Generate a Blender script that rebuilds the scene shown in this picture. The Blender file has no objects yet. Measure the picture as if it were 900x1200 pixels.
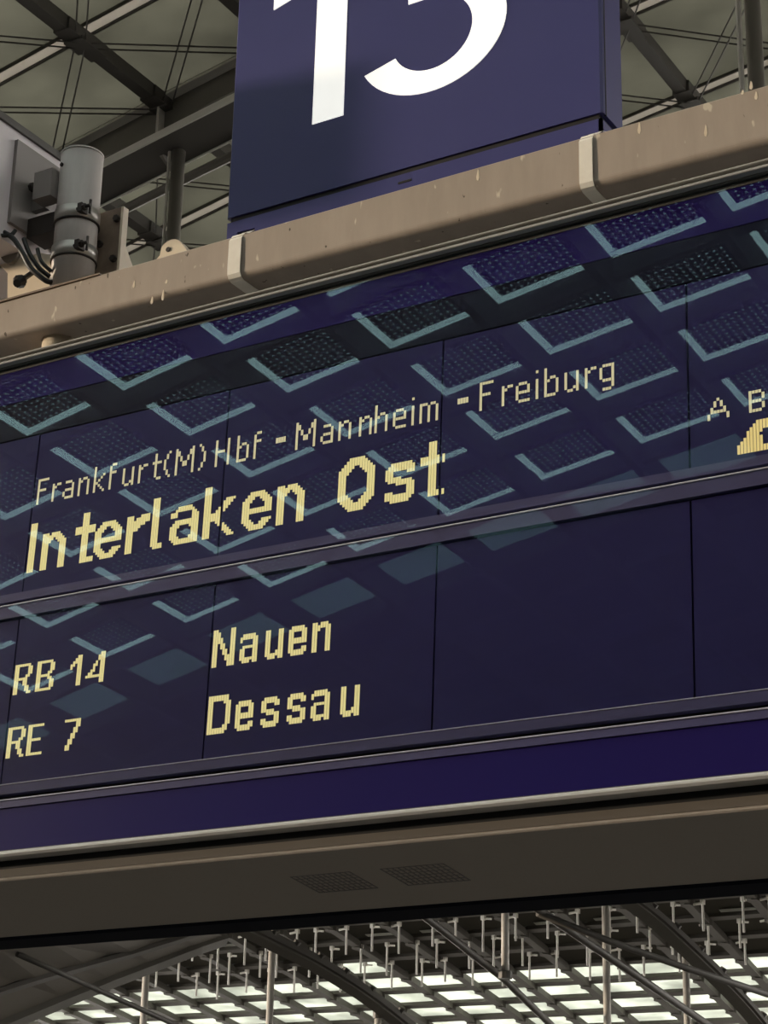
import bpy, math, random
import numpy as np
from mathutils import Matrix, Vector
random.seed(7)
S = bpy.context.scene
COL = S.collection

# ------------------------------------------------------------------ camera, world, exposure
FPX = 2346.8468
RC = np.array([[0.85891975, -0.16226339, -0.48572364],
               [0.51169763,  0.30999611,  0.80129142],
               [0.02055217, -0.93678866,  0.34929158]])      # columns: camera right, down, forward (world)
CAM = np.array([2.18575636, -3.60581139, 1.6])
cd = bpy.data.cameras.new('camera')
cd.sensor_fit = 'VERTICAL'; cd.sensor_height = 36.0; cd.lens = FPX / 1200 * 36.0
cd.clip_start = 0.05; cd.clip_end = 500
cam = bpy.data.objects.new('camera', cd); COL.objects.link(cam)
m = Matrix.Identity(4)
for r in range(3):
    m[r][0] = RC[r, 0]; m[r][1] = -RC[r, 1]; m[r][2] = -RC[r, 2]; m[r][3] = CAM[r]
cam.matrix_world = m
S.camera = cam

W = bpy.data.worlds.new('sky'); S.world = W; W.use_nodes = True
bg = W.node_tree.nodes['Background']
bg.inputs[0].default_value = (1.0, 0.955, 0.89, 1); bg.inputs[1].default_value = 6.5

sd = bpy.data.lights.new('low_sun', 'SUN'); sd.energy = 3.3; sd.color = (1.0, .80, .58); sd.angle = math.radians(4)
sun = bpy.data.objects.new('low_sun', sd); COL.objects.link(sun)
sun.rotation_euler = Vector((.91, .40, -.125)).to_track_quat('-Z', 'Y').to_euler()

S.view_settings.view_transform = 'Standard'; S.view_settings.look = 'None'
S.view_settings.gamma = 1.0; S.view_settings.use_curve_mapping = False
S.view_settings.exposure = 0.0

def ray(x, y): return RC @ np.array([(x - 450) / FPX, (y - 600) / FPX, 1.0])
def at_y(x, y, Y):                      # point of the place on the upright plane Y
    d = ray(x, y); return CAM + d * ((Y - CAM[1]) / d[1])
def at_x(x, y, X):
    d = ray(x, y); return CAM + d * ((X - CAM[0]) / d[0])
def at_d(x, y, D): return CAM + ray(x, y) * D

# ------------------------------------------------------------------ materials
def mat(name, col, rough=0.6, metal=0.0, spec=0.5, noise=None, bump=0.0, emit=None, estr=0.0, streak=None):
    """noise=(scale, amount, second colour)"""
    M = bpy.data.materials.new(name); M.use_nodes = True
    nt = M.node_tree; b = nt.nodes['Principled BSDF']
    b.inputs['Base Color'].default_value = (*col, 1); b.inputs['Roughness'].default_value = rough
    b.inputs['Metallic'].default_value = metal; b.inputs['Specular IOR Level'].default_value = spec
    if emit:
        b.inputs['Emission Color'].default_value = (*emit, 1); b.inputs['Emission Strength'].default_value = estr
    if noise:
        tc = nt.nodes.new('ShaderNodeTexCoord'); mp = nt.nodes.new('ShaderNodeMapping')
        mp.inputs['Scale'].default_value = streak or (1, 1, 1)
        nz = nt.nodes.new('ShaderNodeTexNoise'); nz.inputs['Scale'].default_value = noise[0]
        nz.inputs['Detail'].default_value = 6; nz.inputs['Roughness'].default_value = .65
        rp = nt.nodes.new('ShaderNodeMapRange'); rp.inputs[1].default_value = .38; rp.inputs[2].default_value = .68
        rp.inputs[3].default_value = 0; rp.inputs[4].default_value = noise[1]
        mx = nt.nodes.new('ShaderNodeMix'); mx.data_type = 'RGBA'
        mx.inputs[6].default_value = (*col, 1); mx.inputs[7].default_value = (*noise[2], 1)
        nt.links.new(tc.outputs['Object'], mp.inputs[0]); nt.links.new(mp.outputs[0], nz.inputs['Vector'])
        nt.links.new(nz.outputs[0], rp.inputs[0]); nt.links.new(rp.outputs[0], mx.inputs[0])
        nt.links.new(mx.outputs[2], b.inputs['Base Color'])
        if bump:
            bp = nt.nodes.new('ShaderNodeBump'); bp.inputs['Strength'].default_value = bump; bp.inputs['Distance'].default_value = .002
            nt.links.new(nz.outputs[0], bp.inputs['Height']); nt.links.new(bp.outputs[0], b.inputs['Normal'])
    return M

def mat_beam():
    """painted concrete-grey steel with vertical run marks and pale specks"""
    M = mat('weathered_beam_paint', (.41, .345, .29), .62, noise=(9, .45, (.30, .25, .205)), bump=.15, streak=(1.6, 1, .35))
    nt = M.node_tree; b = nt.nodes['Principled BSDF']
    src = b.inputs['Base Color'].links[0].from_socket
    tc = nt.nodes.new('ShaderNodeTexCoord'); mp = nt.nodes.new('ShaderNodeMapping'); mp.inputs['Scale'].default_value = (1, 1, .45)
    def speck(scale, lo, hi, colr, s):
        nz = nt.nodes.new('ShaderNodeTexNoise'); nz.inputs['Scale'].default_value = scale; nz.inputs['Detail'].default_value = 2
        nt.links.new(mp.outputs[0], nz.inputs['Vector'])
        r = nt.nodes.new('ShaderNodeMapRange'); r.inputs[1].default_value = lo; r.inputs[2].default_value = hi
        nt.links.new(nz.outputs[0], r.inputs[0])
        x = nt.nodes.new('ShaderNodeMix'); x.data_type = 'RGBA'; x.inputs[7].default_value = (*colr, 1)
        nt.links.new(r.outputs[0], x.inputs[0]); nt.links.new(s, x.inputs[6]); return x.outputs[2]
    nt.links.new(tc.outputs['Object'], mp.inputs[0])
    s = speck(34, .70, .74, (.62, .56, .46), src)
    s = speck(47, .715, .74, (.10, .08, .06), s)
    nt.links.new(s, b.inputs['Base Color'])
    return M

def mat_glass(name, refl, trans=(.97, .97, .97), ior=1.5, rough=0.0):
    """thin sheet of glass: clear straight through, mirror by Fresnel, coating tints the reflection"""
    M = bpy.data.materials.new(name); M.use_nodes = True; nt = M.node_tree; nt.nodes.clear()
    o = nt.nodes.new('ShaderNodeOutputMaterial'); mx = nt.nodes.new('ShaderNodeMixShader')
    t = nt.nodes.new('ShaderNodeBsdfTransparent'); t.inputs[0].default_value = (*trans, 1)
    g = nt.nodes.new('ShaderNodeBsdfGlossy'); g.inputs[0].default_value = (*refl, 1); g.inputs['Roughness'].default_value = rough
    ge = nt.nodes.new('ShaderNodeNewGeometry'); dp = nt.nodes.new('ShaderNodeVectorMath'); dp.operation = 'DOT_PRODUCT'
    nt.links.new(ge.outputs['Normal'], dp.inputs[0]); nt.links.new(ge.outputs['Incoming'], dp.inputs[1])
    def ma(op, a, b=None):
        n = nt.nodes.new('ShaderNodeMath'); n.operation = op
        for i, v in enumerate((a, b)):
            if v is None: continue
            if isinstance(v, (int, float)): n.inputs[i].default_value = v
            else: nt.links.new(v, n.inputs[i])
        return n.outputs[0]
    F0_ = ((ior-1)/(ior+1))**2
    fr = ma('ADD', ma('MULTIPLY', ma('POWER', ma('SUBTRACT', 1.0, ma('ABSOLUTE', dp.outputs['Value'])), 5.0), 1-F0_), F0_)
    nt.links.new(fr, mx.inputs[0]); nt.links.new(t.outputs[0], mx.inputs[1]); nt.links.new(g.outputs[0], mx.inputs[2])
    nt.links.new(mx.outputs[0], o.inputs[0]); return M

def mat_pane(name, tcol, tamt, dcol, dots=None, transl=None, noise=0.0):
    """roof glazing: part of the light passes straight through, the rest is a dull sheet; dots = clear holes between solar cells"""
    M = bpy.data.materials.new(name); M.use_nodes = True; nt = M.node_tree; nt.nodes.clear()
    o = nt.nodes.new('ShaderNodeOutputMaterial'); mx = nt.nodes.new('ShaderNodeMixShader')
    t = nt.nodes.new('ShaderNodeBsdfTransparent'); t.inputs[0].default_value = (*tcol, 1)
    d = nt.nodes.new('ShaderNodeBsdfDiffuse'); d.inputs[0].default_value = (*dcol, 1)
    base = d.outputs[0]
    if transl:
        tl = nt.nodes.new('ShaderNodeBsdfTranslucent'); tl.inputs[0].default_value = (*transl, 1)
        ad = nt.nodes.new('ShaderNodeAddShader'); nt.links.new(d.outputs[0], ad.inputs[0]); nt.links.new(tl.outputs[0], ad.inputs[1]); base = ad.outputs[0]
        if noise:
            tc = nt.nodes.new('ShaderNodeTexCoord'); nz = nt.nodes.new('ShaderNodeTexNoise'); nz.inputs['Scale'].default_value = 1.1; nz.inputs['Detail'].default_value = 4
            gm = nt.nodes.new('ShaderNodeNewGeometry'); nt.links.new(gm.outputs['Position'], nz.inputs['Vector'])
            rp = nt.nodes.new('ShaderNodeMapRange'); rp.inputs[1].default_value = .3; rp.inputs[2].default_value = .7
            rp.inputs[3].default_value = 1 - noise; rp.inputs[4].default_value = 1 + noise
            hs = nt.nodes.new('ShaderNodeHueSaturation'); hs.inputs['Color'].default_value = (*transl, 1)
            nt.links.new(nz.outputs[0], rp.inputs[0]); nt.links.new(rp.outputs[0], hs.inputs['Value']); nt.links.new(hs.outputs[0], tl.inputs[0])
    nt.links.new(base, mx.inputs[1]); nt.links.new(t.outputs[0], mx.inputs[2])
    if dots:
        pitch, rad = dots
        tc = nt.nodes.new('ShaderNodeTexCoord'); sp = nt.nodes.new('ShaderNodeSeparateXYZ'); nt.links.new(tc.outputs['Object'], sp.inputs[0])
        def ma(op, a, b=None):
            n = nt.nodes.new('ShaderNodeMath'); n.operation = op
            for i, v in enumerate((a, b)):
                if v is None: continue
                if isinstance(v, (int, float)): n.inputs[i].default_value = v
                else: nt.links.new(v, n.inputs[i])
            return n.outputs[0]
        def cell(s):
            f = ma('FRACT', ma('DIVIDE', ma('ADD', s, 10.0), pitch)); f = ma('SUBTRACT', f, .5); return ma('MULTIPLY', f, f)
        r2 = ma('ADD', cell(sp.outputs[0]), cell(sp.outputs[1]))
        k = ma('LESS_THAN', r2, (rad / pitch) ** 2)
        nt.links.new(ma('MULTIPLY', k, tamt), mx.inputs[0])
    else: mx.inputs[0].default_value = tamt
    nt.links.new(mx.outputs[0], o.inputs[0]); return M

M_BEAM = mat_beam()
M_BEAMCAP = mat('beam_edge_plate', (.24, .20, .165), .6)
M_BLUE = mat('sign_blue_enamel', (.045, .043, .185), .38, noise=(3, .25, (.06, .057, .20)))
M_BLUEDK = mat('sign_joint_shadow_gap', (.008, .008, .012), .7)
M_WHITE = mat('backlit_white_numeral', (.85, .85, .82), .5, emit=(1, .98, .93), estr=.75)
M_FASCIA = mat('fascia_deep_blue', (.017, .0105, .110), .3, spec=.2, noise=(2.5, .5, (.022, .011, .110)))
M_LCD = mat('display_dark_navy', (.027, .025, .105), .35, spec=.15)
M_HEADER = mat('display_header_dark', (.012, .015, .034), .4, spec=.1)
M_RAIL = mat('anodised_rail_violet_grey', (.080, .077, .175), .42, spec=.2)
M_EDGE = mat('rail_edge_highlight', (.68, .67, .80), .35, metal=.2)  # pale colour stands in for light caught on the rail edges
M_BLACK = mat('black_gasket', (.006, .006, .007), .7)
M_CHROME = mat('brushed_trim', (.84, .82, .80), .3, metal=.15)
M_CHROMET = mat('dull_top_trim', (.46, .44, .42), .35, metal=.3)
M_TRIMDK = mat('trim_groove', (.10, .095, .09), .5)
M_HOUS = mat('housing_grey_brown', (.50, .43, .37), .55, noise=(160, .35, (.42, .36, .31)), bump=.08)
M_LIP = mat('housing_rear_lip', (.008, .009, .018), .7, spec=.1)
M_GRILLE = mat('grille_dark', (.015, .013, .012), .8)
M_TEXT = mat('display_yellow_segment', (.3, .27, .13), .5, emit=(.78, .68, .29), estr=.80)
M_TEXTP = mat('display_pale_segment', (.3, .28, .18), .5, emit=(.72, .65, .38), estr=.66)
M_TEXTB = mat('display_amber_segment', (.3, .25, .10), .5, emit=(.85, .66, .25), estr=.72)
M_STRAP = mat('bare_stainless_strap', (.93, .89, .80), .42, noise=(30, .4, (.82, .77, .68)))
M_POLE = mat('galvanised_pole', (.56, .515, .485), .5, metal=.15, noise=(14, .5, (.43, .39, .365)), streak=(2, 2, .4))
M_BAND = mat('clamp_band_steel', (.62, .59, .55), .35, metal=.7)
M_PLATE = mat('dull_grey_plate', (.27, .245, .235), .5)
M_BOX = mat('pale_lilac_housing', (.80, .74, .755), .5)
M_CREAM = mat('cream_painted_bracket', (.78, .68, .53), .5, noise=(12, .35, (.62, .52, .40)))
M_STAINSHADE = mat('stained_shaded_bracket', (.26, .20, .15), .6, noise=(14, .7, (.14, .10, .075)))  # dark brown includes the shade on the angle bracket plate
M_BOLT = mat('dark_bolt', (.05, .042, .038), .5, metal=.5)
M_CABLE = mat('black_cable', (.01, .009, .008), .5)
M_STEELD = mat('dark_steel', (.085, .078, .07), .55)
M_STEELL = mat('light_steel', (.60, .57, .52), .5)
M_PAINT = mat('white_purlin_paint', (.86, .83, .77), .5)
M_FARST = mat('far_dark_steel', (.095, .088, .075), .6)
M_STEELM = mat('grey_steel', (.20, .185, .16), .55, noise=(2, .4, (.14, .13, .11)))
M_ROD = mat('white_rod', (.90, .87, .80), .5)
M_FLOOR = mat('platform_paving', (.07, .065, .058), .8, noise=(4, .4, (.055, .05, .045)))
M_OPAL = mat_pane('opal_glazing_bar', (.9, .9, .9), 0.0, (.5, .48, .44), transl=(.175, .17, .16))
M_BLDG = mat('dark_facade', (.03, .034, .038), .4)
M_PV = mat_pane('solar_cell_dots', (.85, .95, .97), .55, (.02, .022, .025), dots=(.08, .016))
M_CLEAR = mat_pane('clear_margin_glass', (.80, .86, .86), .84, (.25, .28, .28))
M_MILKY = mat_pane('tinted_clear_pane', (.80, .95, .97), .33, (.04, .045, .05))
M_FRONT = mat_pane('grey_solar_pane', (.9, .95, .9), .012, (.10, .10, .085), transl=(.110, .110, .096), noise=.25)
M_DARKP = mat('roof_dark_panel', (.03, .032, .035), .5)
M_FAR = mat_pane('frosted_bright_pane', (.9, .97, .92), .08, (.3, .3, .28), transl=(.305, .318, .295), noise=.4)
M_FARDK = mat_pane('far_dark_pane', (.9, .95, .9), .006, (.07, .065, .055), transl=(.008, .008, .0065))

# ------------------------------------------------------------------ mesh helpers
class MB:
    def __init__(s): s.v = []; s.f = []; s.mi = []; s.cur = 0
    def add(s, vs, fs):
        o = len(s.v); s.v += [tuple(float(c) for c in p) for p in vs]
        for f in fs: s.f.append(tuple(o + i for i in f)); s.mi.append(s.cur)
    def box(s, a, b):
        (x0, y0, z0), (x1, y1, z1) = a, b
        s.add([(x0,y0,z0),(x1,y0,z0),(x1,y1,z0),(x0,y1,z0),(x0,y0,z1),(x1,y0,z1),(x1,y1,z1),(x0,y1,z1)],
              [(0,3,2,1),(4,5,6,7),(0,1,5,4),(1,2,6,5),(2,3,7,6),(3,0,4,7)])
    def cbox(s, a, b, c=.003):
        """box with chamfered edges along X (front and back corners rounded)"""
        (x0, y0, z0), (x1, y1, z1) = a, b
        s.prism([(y0, z0+c), (y0+c, z0), (y1-c, z0), (y1, z0+c), (y1, z1-c), (y1-c, z1), (y0+c, z1), (y0, z1-c)], x0, x1)
    def prism(s, prof, x0, x1, prof1=None):
        """closed (y,z) profile swept along X; prof1 = profile at the far end"""
        n = len(prof); p1 = prof1 or prof
        vs = [(x0, y, z) for y, z in prof] + [(x1, y, z) for y, z in p1]
        fs = [(i, (i+1) % n, n + (i+1) % n, n + i) for i in range(n)] + [tuple(range(n))[::-1], tuple(range(n, 2*n))]
        s.add(vs, fs)
    def slab(s, poly, n, t):
        """flat polygon (3D points) given thickness t along direction n"""
        n = np.array(n, float) * t; k = len(poly)
        vs = [np.array(p, float) for p in poly] + [np.array(p, float) + n for p in poly]
        s.add(vs, [tuple(range(k))[::-1], tuple(range(k, 2*k))] + [(i, (i+1) % k, k + (i+1) % k, k + i) for i in range(k)])
    def tube(s, pts, r, n=10, cap=True):
        pts = [np.array(p, float) for p in pts]; k = len(pts); rs = r if hasattr(r, '__len__') else [r]*k
        o = []
        t0 = pts[1] - pts[0]; t0 /= np.linalg.norm(t0)
        up = np.array([0, 0, 1.]) if abs(t0[2]) < .9 else np.array([1., 0, 0])
        for i, p in enumerate(pts):
            t = pts[min(i+1, k-1)] - pts[max(i-1, 0)]; t /= np.linalg.norm(t)
            a = np.cross(up, t); a /= np.linalg.norm(a); b = np.cross(t, a)
            for j in range(n):
                w = 2*math.pi*j/n; o.append(p + rs[i]*(math.cos(w)*a + math.sin(w)*b))
        fs = []
        for i in range(k-1):
            for j in range(n): fs.append((i*n+j, i*n+(j+1) % n, (i+1)*n+(j+1) % n, (i+1)*n+j))
        if cap: fs += [tuple(range(n))[::-1], tuple(range((k-1)*n, k*n))]
        s.add(o, fs)
    def bar(s, pts, w, h, side=(1, 0, 0), up=(0, 0, 1)):
        """rectangular bar hanging below a polyline: w across 'side', h down"""
        side = np.array(side, float); up = np.array(up, float); vs = []; k = len(pts)
        for p in pts:
            p = np.array(p, float)
            for a, b in ((-.5, 0), (.5, 0), (.5, -1), (-.5, -1)): vs.append(p + side*w*a + up*h*b)
        fs = [(0,1,2,3)[::-1], tuple(4*(k-1)+i for i in range(4))]
        for i in range(k-1):
            for j in range(4): fs.append((4*i+j, 4*i+(j+1) % 4, 4*i+4+(j+1) % 4, 4*i+4+j))
        s.add(vs, fs)
    def mesh(s, name, mats):
        me = bpy.data.meshes.new(name); me.from_pydata(s.v, [], s.f)
        for mm in (mats if isinstance(mats, (list, tuple)) else [mats]): me.materials.append(mm)
        me.polygons.foreach_set('material_index', s.mi)
        me.update()
        import bmesh
        b = bmesh.new(); b.from_mesh(me); bmesh.ops.recalc_face_normals(b, faces=b.faces); b.to_mesh(me); b.free()
        return me
    def build(s, name, mats, parent=None, smooth=False, label=None):
        me = s.mesh(name, mats)
        if smooth:
            me.polygons.foreach_set('use_smooth', [len(p.vertices) <= 4 for p in me.polygons])
        return link(name, me, parent, label)

def link(name, data, parent=None, label=None):
    o = bpy.data.objects.new(name, data); COL.objects.link(o)
    if parent is not None:
        o.parent = parent; bpy.context.view_layer.update() if False else None
    if label: o['label'] = label
    return o
def tag(o, label, cat, group=None, kind=None):
    o['label'] = label; o['category'] = cat
    if group: o['group'] = group
    if kind: o['kind'] = kind
    return o
def empty(name, loc=(0, 0, 0), rot=(0, 0, 0)):
    o = bpy.data.objects.new(name, None); COL.objects.link(o); o.location = loc; o.rotation_euler = rot; o.empty_display_size = .1
    return o
def shift(mb, base):
    mb.v = [(a-base[0], b-base[1], c-base[2]) for a, b, c in mb.v]; return mb

# ------------------------------------------------------------------ setting: floor, vaulted roof, rear block
f = MB(); f.box((-45, -45, -.3), (40, 75, 0)); fl = f.build('floor', M_FLOOR)
tag(fl, 'grey paved platform floor below the hanging signs', 'floor', kind='structure')
wb = MB(); wb.box((-60, -44, 0), (45, -30.8, 13))
for k in range(30):
    wb.box((-60 + 3.5*k, -30.8, 0), (-59.6 + 3.5*k, -30.6, 13))
w = wb.build('wall_back', M_BLDG); tag(w, 'dark office block facade closing the hall behind the platform', 'wall', kind='structure')

wr = MB(); wr.box((18.6, -30, 0), (19.4, 40, 12.2)); o = wr.build('light_block_right', M_BLDG); tag(o, 'dark unseen slab added to block light from the side', 'wall', kind='structure')  # added out of view to cut the light from this side
wl = MB(); wl.box((-22.3, -30, 0), (-21.8, 18, 5.4)); o = wl.build('light_block_left', M_BLDG); tag(o, 'dark low unseen slab added to block horizon light', 'wall', kind='structure')  # added out of view to hide the bright horizon sky
def zr(x): return 10.661 + .228*(x + 12) - (x + 12)**2/200
PX = 1.285
def xi(i): return -7.84 + PX*i
I0, I1 = -10, 20
YB = [-30.44 + 1.2*j for j in range(24)]                              # -18.44 ... -2.84
YM = [-1.6, -.4, .8, 2.0]
YF = [3.2, 4.7, 6.2, 7.69, 8.91, 10.58, 12.1, 13.6, 15.1, 16.6, 18.1, 19.6]
YS = YB + YM + YF
ceil = empty('ceiling', (0, 0, 0)); tag(ceil, 'vaulted train hall roof of steel grid and dark solar glass panes', 'roof', kind='structure')
# panes
def pane_mesh(name, L, Wd, inner, ring, marg):
    b = MB(); hx, hy, t = L/2, Wd/2, .012
    ti = t if not ring else .0008
    b.cur = 0; b.box((-hx+marg, -hy+marg, -ti), (hx-marg, hy-marg, ti))
    if ring:
        b.cur = 1
        b.box((-hx, -hy, -t/2), (hx, -hy+marg, t/2)); b.box((-hx, hy-marg, -t/2), (hx, hy, t/2))
        b.box((-hx, -hy+marg, -t/2), (-hx+marg, hy-marg, t/2)); b.box((hx-marg, -hy+marg, -t/2), (hx, hy-marg, t/2))
    return b.mesh(name, [inner, ring] if ring else [inner])
cache = {}
stuff = {}
for j in range(len(YS)-1):
    y0, y1 = YS[j], YS[j+1]; yc = (y0+y1)/2; hy = y1-y0
    for i in range(I0, I1):
        x0, x1 = xi(i), xi(i+1); z0, z1 = zr(x0), zr(x1)
        sl = math.atan2(z1-z0, x1-x0)
        kind = 'dark' if yc < -17.3 else 'clear' if yc < -16.1 else ('pv' if yc < 2.2 else 'front')
        L = PX*1.03
        key = (kind, round(hy, 3))
        if key not in cache:
            if kind == 'pv': cache[key] = pane_mesh('pane', L, hy, M_PV, M_CLEAR, .13)
            elif kind == 'dark': cache[key] = pane_mesh('pane', L, hy, M_DARKP, None, .0)
            elif kind == 'clear': cache[key] = pane_mesh('pane', L, hy, M_MILKY, None, .0)
            else: cache[key] = pane_mesh('pane', L, hy-.13, M_FRONT, None, .0)
        single = (kind == 'front' and 5 < yc < 14.5 and -5 <= i <= 4) or (kind in ('pv', 'clear') and yc < -8.8 and -7 <= i <= 2)
        loc = ((x0+x1)/2, yc, (z0+z1)/2 + .02)
        if single or kind == 'pv':
            o = bpy.data.objects.new('pane', cache[key]) if single else None
            if single:
                COL.objects.link(o); o.parent = ceil; o.location = loc; o.rotation_euler = (0, -sl, 0)
        if not single:
            b = stuff.setdefault(kind, MB())
            ca, sa = math.cos(sl), math.sin(sl); hx = L/2
            def P(a, c, d): return (loc[0]+a*ca-d*sa, loc[1]+c, loc[2]+a*sa+d*ca)
            def bx(a0, c0, a1, c1, t):
                b.add([P(a0,c0,-t),P(a1,c0,-t),P(a1,c1,-t),P(a0,c1,-t),P(a0,c0,t),P(a1,c0,t),P(a1,c1,t),P(a0,c1,t)],
                      [(0,3,2,1),(4,5,6,7),(0,1,5,4),(1,2,6,5),(2,3,7,6),(3,0,4,7)])
            if kind == 'pv':
                g = .13; b.cur = 0; bx(-hx+g, -hy/2+g, hx-g, hy/2-g, .0008)
                b.cur = 1
                bx(-hx,-hy/2,hx,-hy/2+g,.006); bx(-hx,hy/2-g,hx,hy/2,.006); bx(-hx,-hy/2+g,-hx+g,hy/2-g,.006); bx(hx-g,-hy/2+g,hx,hy/2-g,.006)
            else:
                gp = .065 if kind == 'front' else 0
                bx(-hx, -hy/2+gp, hx, hy/2-gp, .012)
for kind, b in stuff.items():
    mm = {'pv': [M_PV, M_CLEAR], 'clear': [M_MILKY], 'dark': [M_DARKP], 'front': [M_FRONT]}[kind]
    o = b.build('pane_field', mm, ceil); o['kind'] = 'stuff'
# rafters (along Y) and purlins (across)
for i in range(I0, I1+1):
    x = xi(i)
    b = MB(); b.bar([(x, -30.6, zr(x)), (x, 2.0, zr(x))], .10, .33); b.build('rafter', M_STEELD, ceil)
    b = MB()
    b.bar([(x, 2.0, zr(x)), (x, 19.7, zr(x))], .12, .13)
    for y in YF:
        if 5 < y < 14 and -6 <= i <= 6:
            b.box((x-.10, y-.10, zr(x)-.15), (x+.10, y+.10, zr(x)-.12))      # node plates
            b.box((x-.085, y-.26, zr(x)-.135), (x+.085, y+.26, zr(x)-.02))
    b.build('rafter', M_STEELD, ceil)
for y in YS:
    pts = [(xi(i), y, zr(xi(i))) for i in range(I0, I1+1)]
    b = MB()
    if y < 2.1:
        b.bar(pts, .10, .24, side=(0, 1, 0)); b.build('purlin', M_STEELD, ceil)
    else:
        b.cur = 0; b.bar([(p[0], p[1], p[2]+.034) for p in pts], .13, .03, side=(0, 1, 0))
        b.cur = 1
        for dy in (-.070, .070): b.bar([(p[0], p[1]+dy, p[2]+.006) for p in pts], .016, .03, side=(0, 1, 0))
        b.build('purlin', [M_OPAL, M_STEELD], ceil)
# diagonal tie cables in pairs under the panes in view
for j in range(len(YF)-1):
    if not (5 < YF[j] < 13): continue
    for i in range(-4, 4):
        for sgn in (0, 1):
            a = (xi(i + sgn), YF[j]); c = (xi(i + 1 - sgn), YF[j+1])
            pa = np.array([a[0], a[1], zr(a[0])-.14]); pc = np.array([c[0], c[1], zr(c[0])-.14])
            d = pc-pa; n = np.cross(d, (0, 0, 1)); n /= np.linalg.norm(n)
            for s in (-.045, .045):
                b = MB(); b.tube([pa+n*s, pc+n*s], .008, 5); b.build('cable', M_STEELD, ceil)

# ------------------------------------------------------------------ arch girder across the hall
GY = 8.91
def girder(y, x0, x1, label):
    base = (x0, y, zr(x0)-.62); g = empty('arch_girder', base); tag(g, label, 'girder')
    xs = np.arange(x0, x1+.01, PX/4)
    top = [(x, y, zr(x)-.03) for x in xs]; H = .52
    b = MB(); b.bar(top, .22, .025, side=(0, 1, 0)); shift(b, base).build('top_flange', M_PAINT, g)
    low = [(x, y, zr(x)-.03-H) for x in xs]
    b = MB(); b.bar(low, .46, .045, side=(0, 1, 0)); shift(b, base).build('bottom_flange', M_STEELD, g)
    b = MB()
    for s in (-.235, .235): b.bar([(p[0], p[1]+s, p[2]+.012) for p in low], .022, .07, side=(0, 1, 0))
    shift(b, base).build('flange_edge', M_PAINT, g)
    i = math.ceil((x0+7.84)/PX)
    b = MB()
    while xi(i+1) <= x1:
        xa, xb = xi(i), xi(i+1); cx = (xa+xb)/2
        N = 24; out = []; inn = []
        for q in range(N):
            w = 2*math.pi*q/N; c, s = math.cos(w), math.sin(w)
            k = 1/max(abs(c), abs(s)); ux, uz = c*k, s*k                     # square
            out.append((cx + ux*PX/2, uz)); inn.append((cx + .40*PX*c, -.36 + .40*s))
        def zz(x, v): return zr(x) - .05 - H/2 + v*(H/2 - .01)
        for yy in (y-.012, y+.012):
            vs = [(x, yy, zz(x, v)) for x, v in out] + [(x, yy, zz(x, v)) for x, v in inn]
            b.add(vs, [(q, (q+1) % N, N+(q+1) % N, N+q) for q in range(N)])
        vs = [(x, y-.012, zz(x, v)) for x, v in inn] + [(x, y+.012, zz(x, v)) for x, v in inn]
        b.add(vs, [(q, (q+1) % N, N+(q+1) % N, N+q) for q in range(N)])
        st = MB(); st.box((xa-.012, y-.10, zr(xa)-.54), (xa+.012, y+.10, zr(xa)-.05)); shift(st, base).build('stiffener', M_STEELL, g)
        i += 1
    shift(b, base).build('web', M_STEELM, g)
    b = MB(); b.tube([(p[0], p[1]+.30, p[2]-.16) for p in low], .045, 8)
    for p in low[::4]: b.tube([(p[0], p[1], p[2]-.03), (p[0], p[1]+.30, p[2]-.16)], .03, 6)
    shift(b, base).build('tie_rod', M_STEELM, g)
    return g
girder(GY, xi(-10), xi(12), 'deep steel arch girder with oval web openings under the grey roof panes')
p = at_y(204, 200, GY); b = MB(); base = (p[0], GY+.05, 5.2)
b.tube([(p[0], GY+.05, 5.2), (p[0], GY+.05, zr(p[0])-.6)], .062, 14)
g = empty('hanger_post', base); tag(g, 'grey tubular post hanging from the arch girder behind the sign beam', 'post')
shift(b, base).build('tube', M_STEELM, g, True); b = MB(); b.tube([(p[0]-.066, GY+.0, 5.2), (p[0]-.066, GY+.0, zr(p[0])-.6)], .014, 6); shift(b, base).build('highlight_rod', M_STEELL, g)  # thin pale rod paints the highlight along the post
p = at_y(884, 50, GY-.3); b = MB(); base = (p[0], GY-.3, 5.2)
b.tube([(p[0], GY-.3, 5.2), (p[0], GY-.3, zr(p[0])-.1)], .062, 14)
g = empty('hanger_post', base); tag(g, 'dark tubular post beside the blue number sign, rising to the roof', 'post')
shift(b, base).build('tube', M_STEELM, g, True); b = MB(); b.tube([(p[0]-.075, GY-.4, 5.2), (p[0]-.075, GY-.4, zr(p[0])-.1)], .022, 8); shift(b, base).build('highlight_rod', M_STEELL, g)  # pale rod stands in for the bright edge of this post

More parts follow.
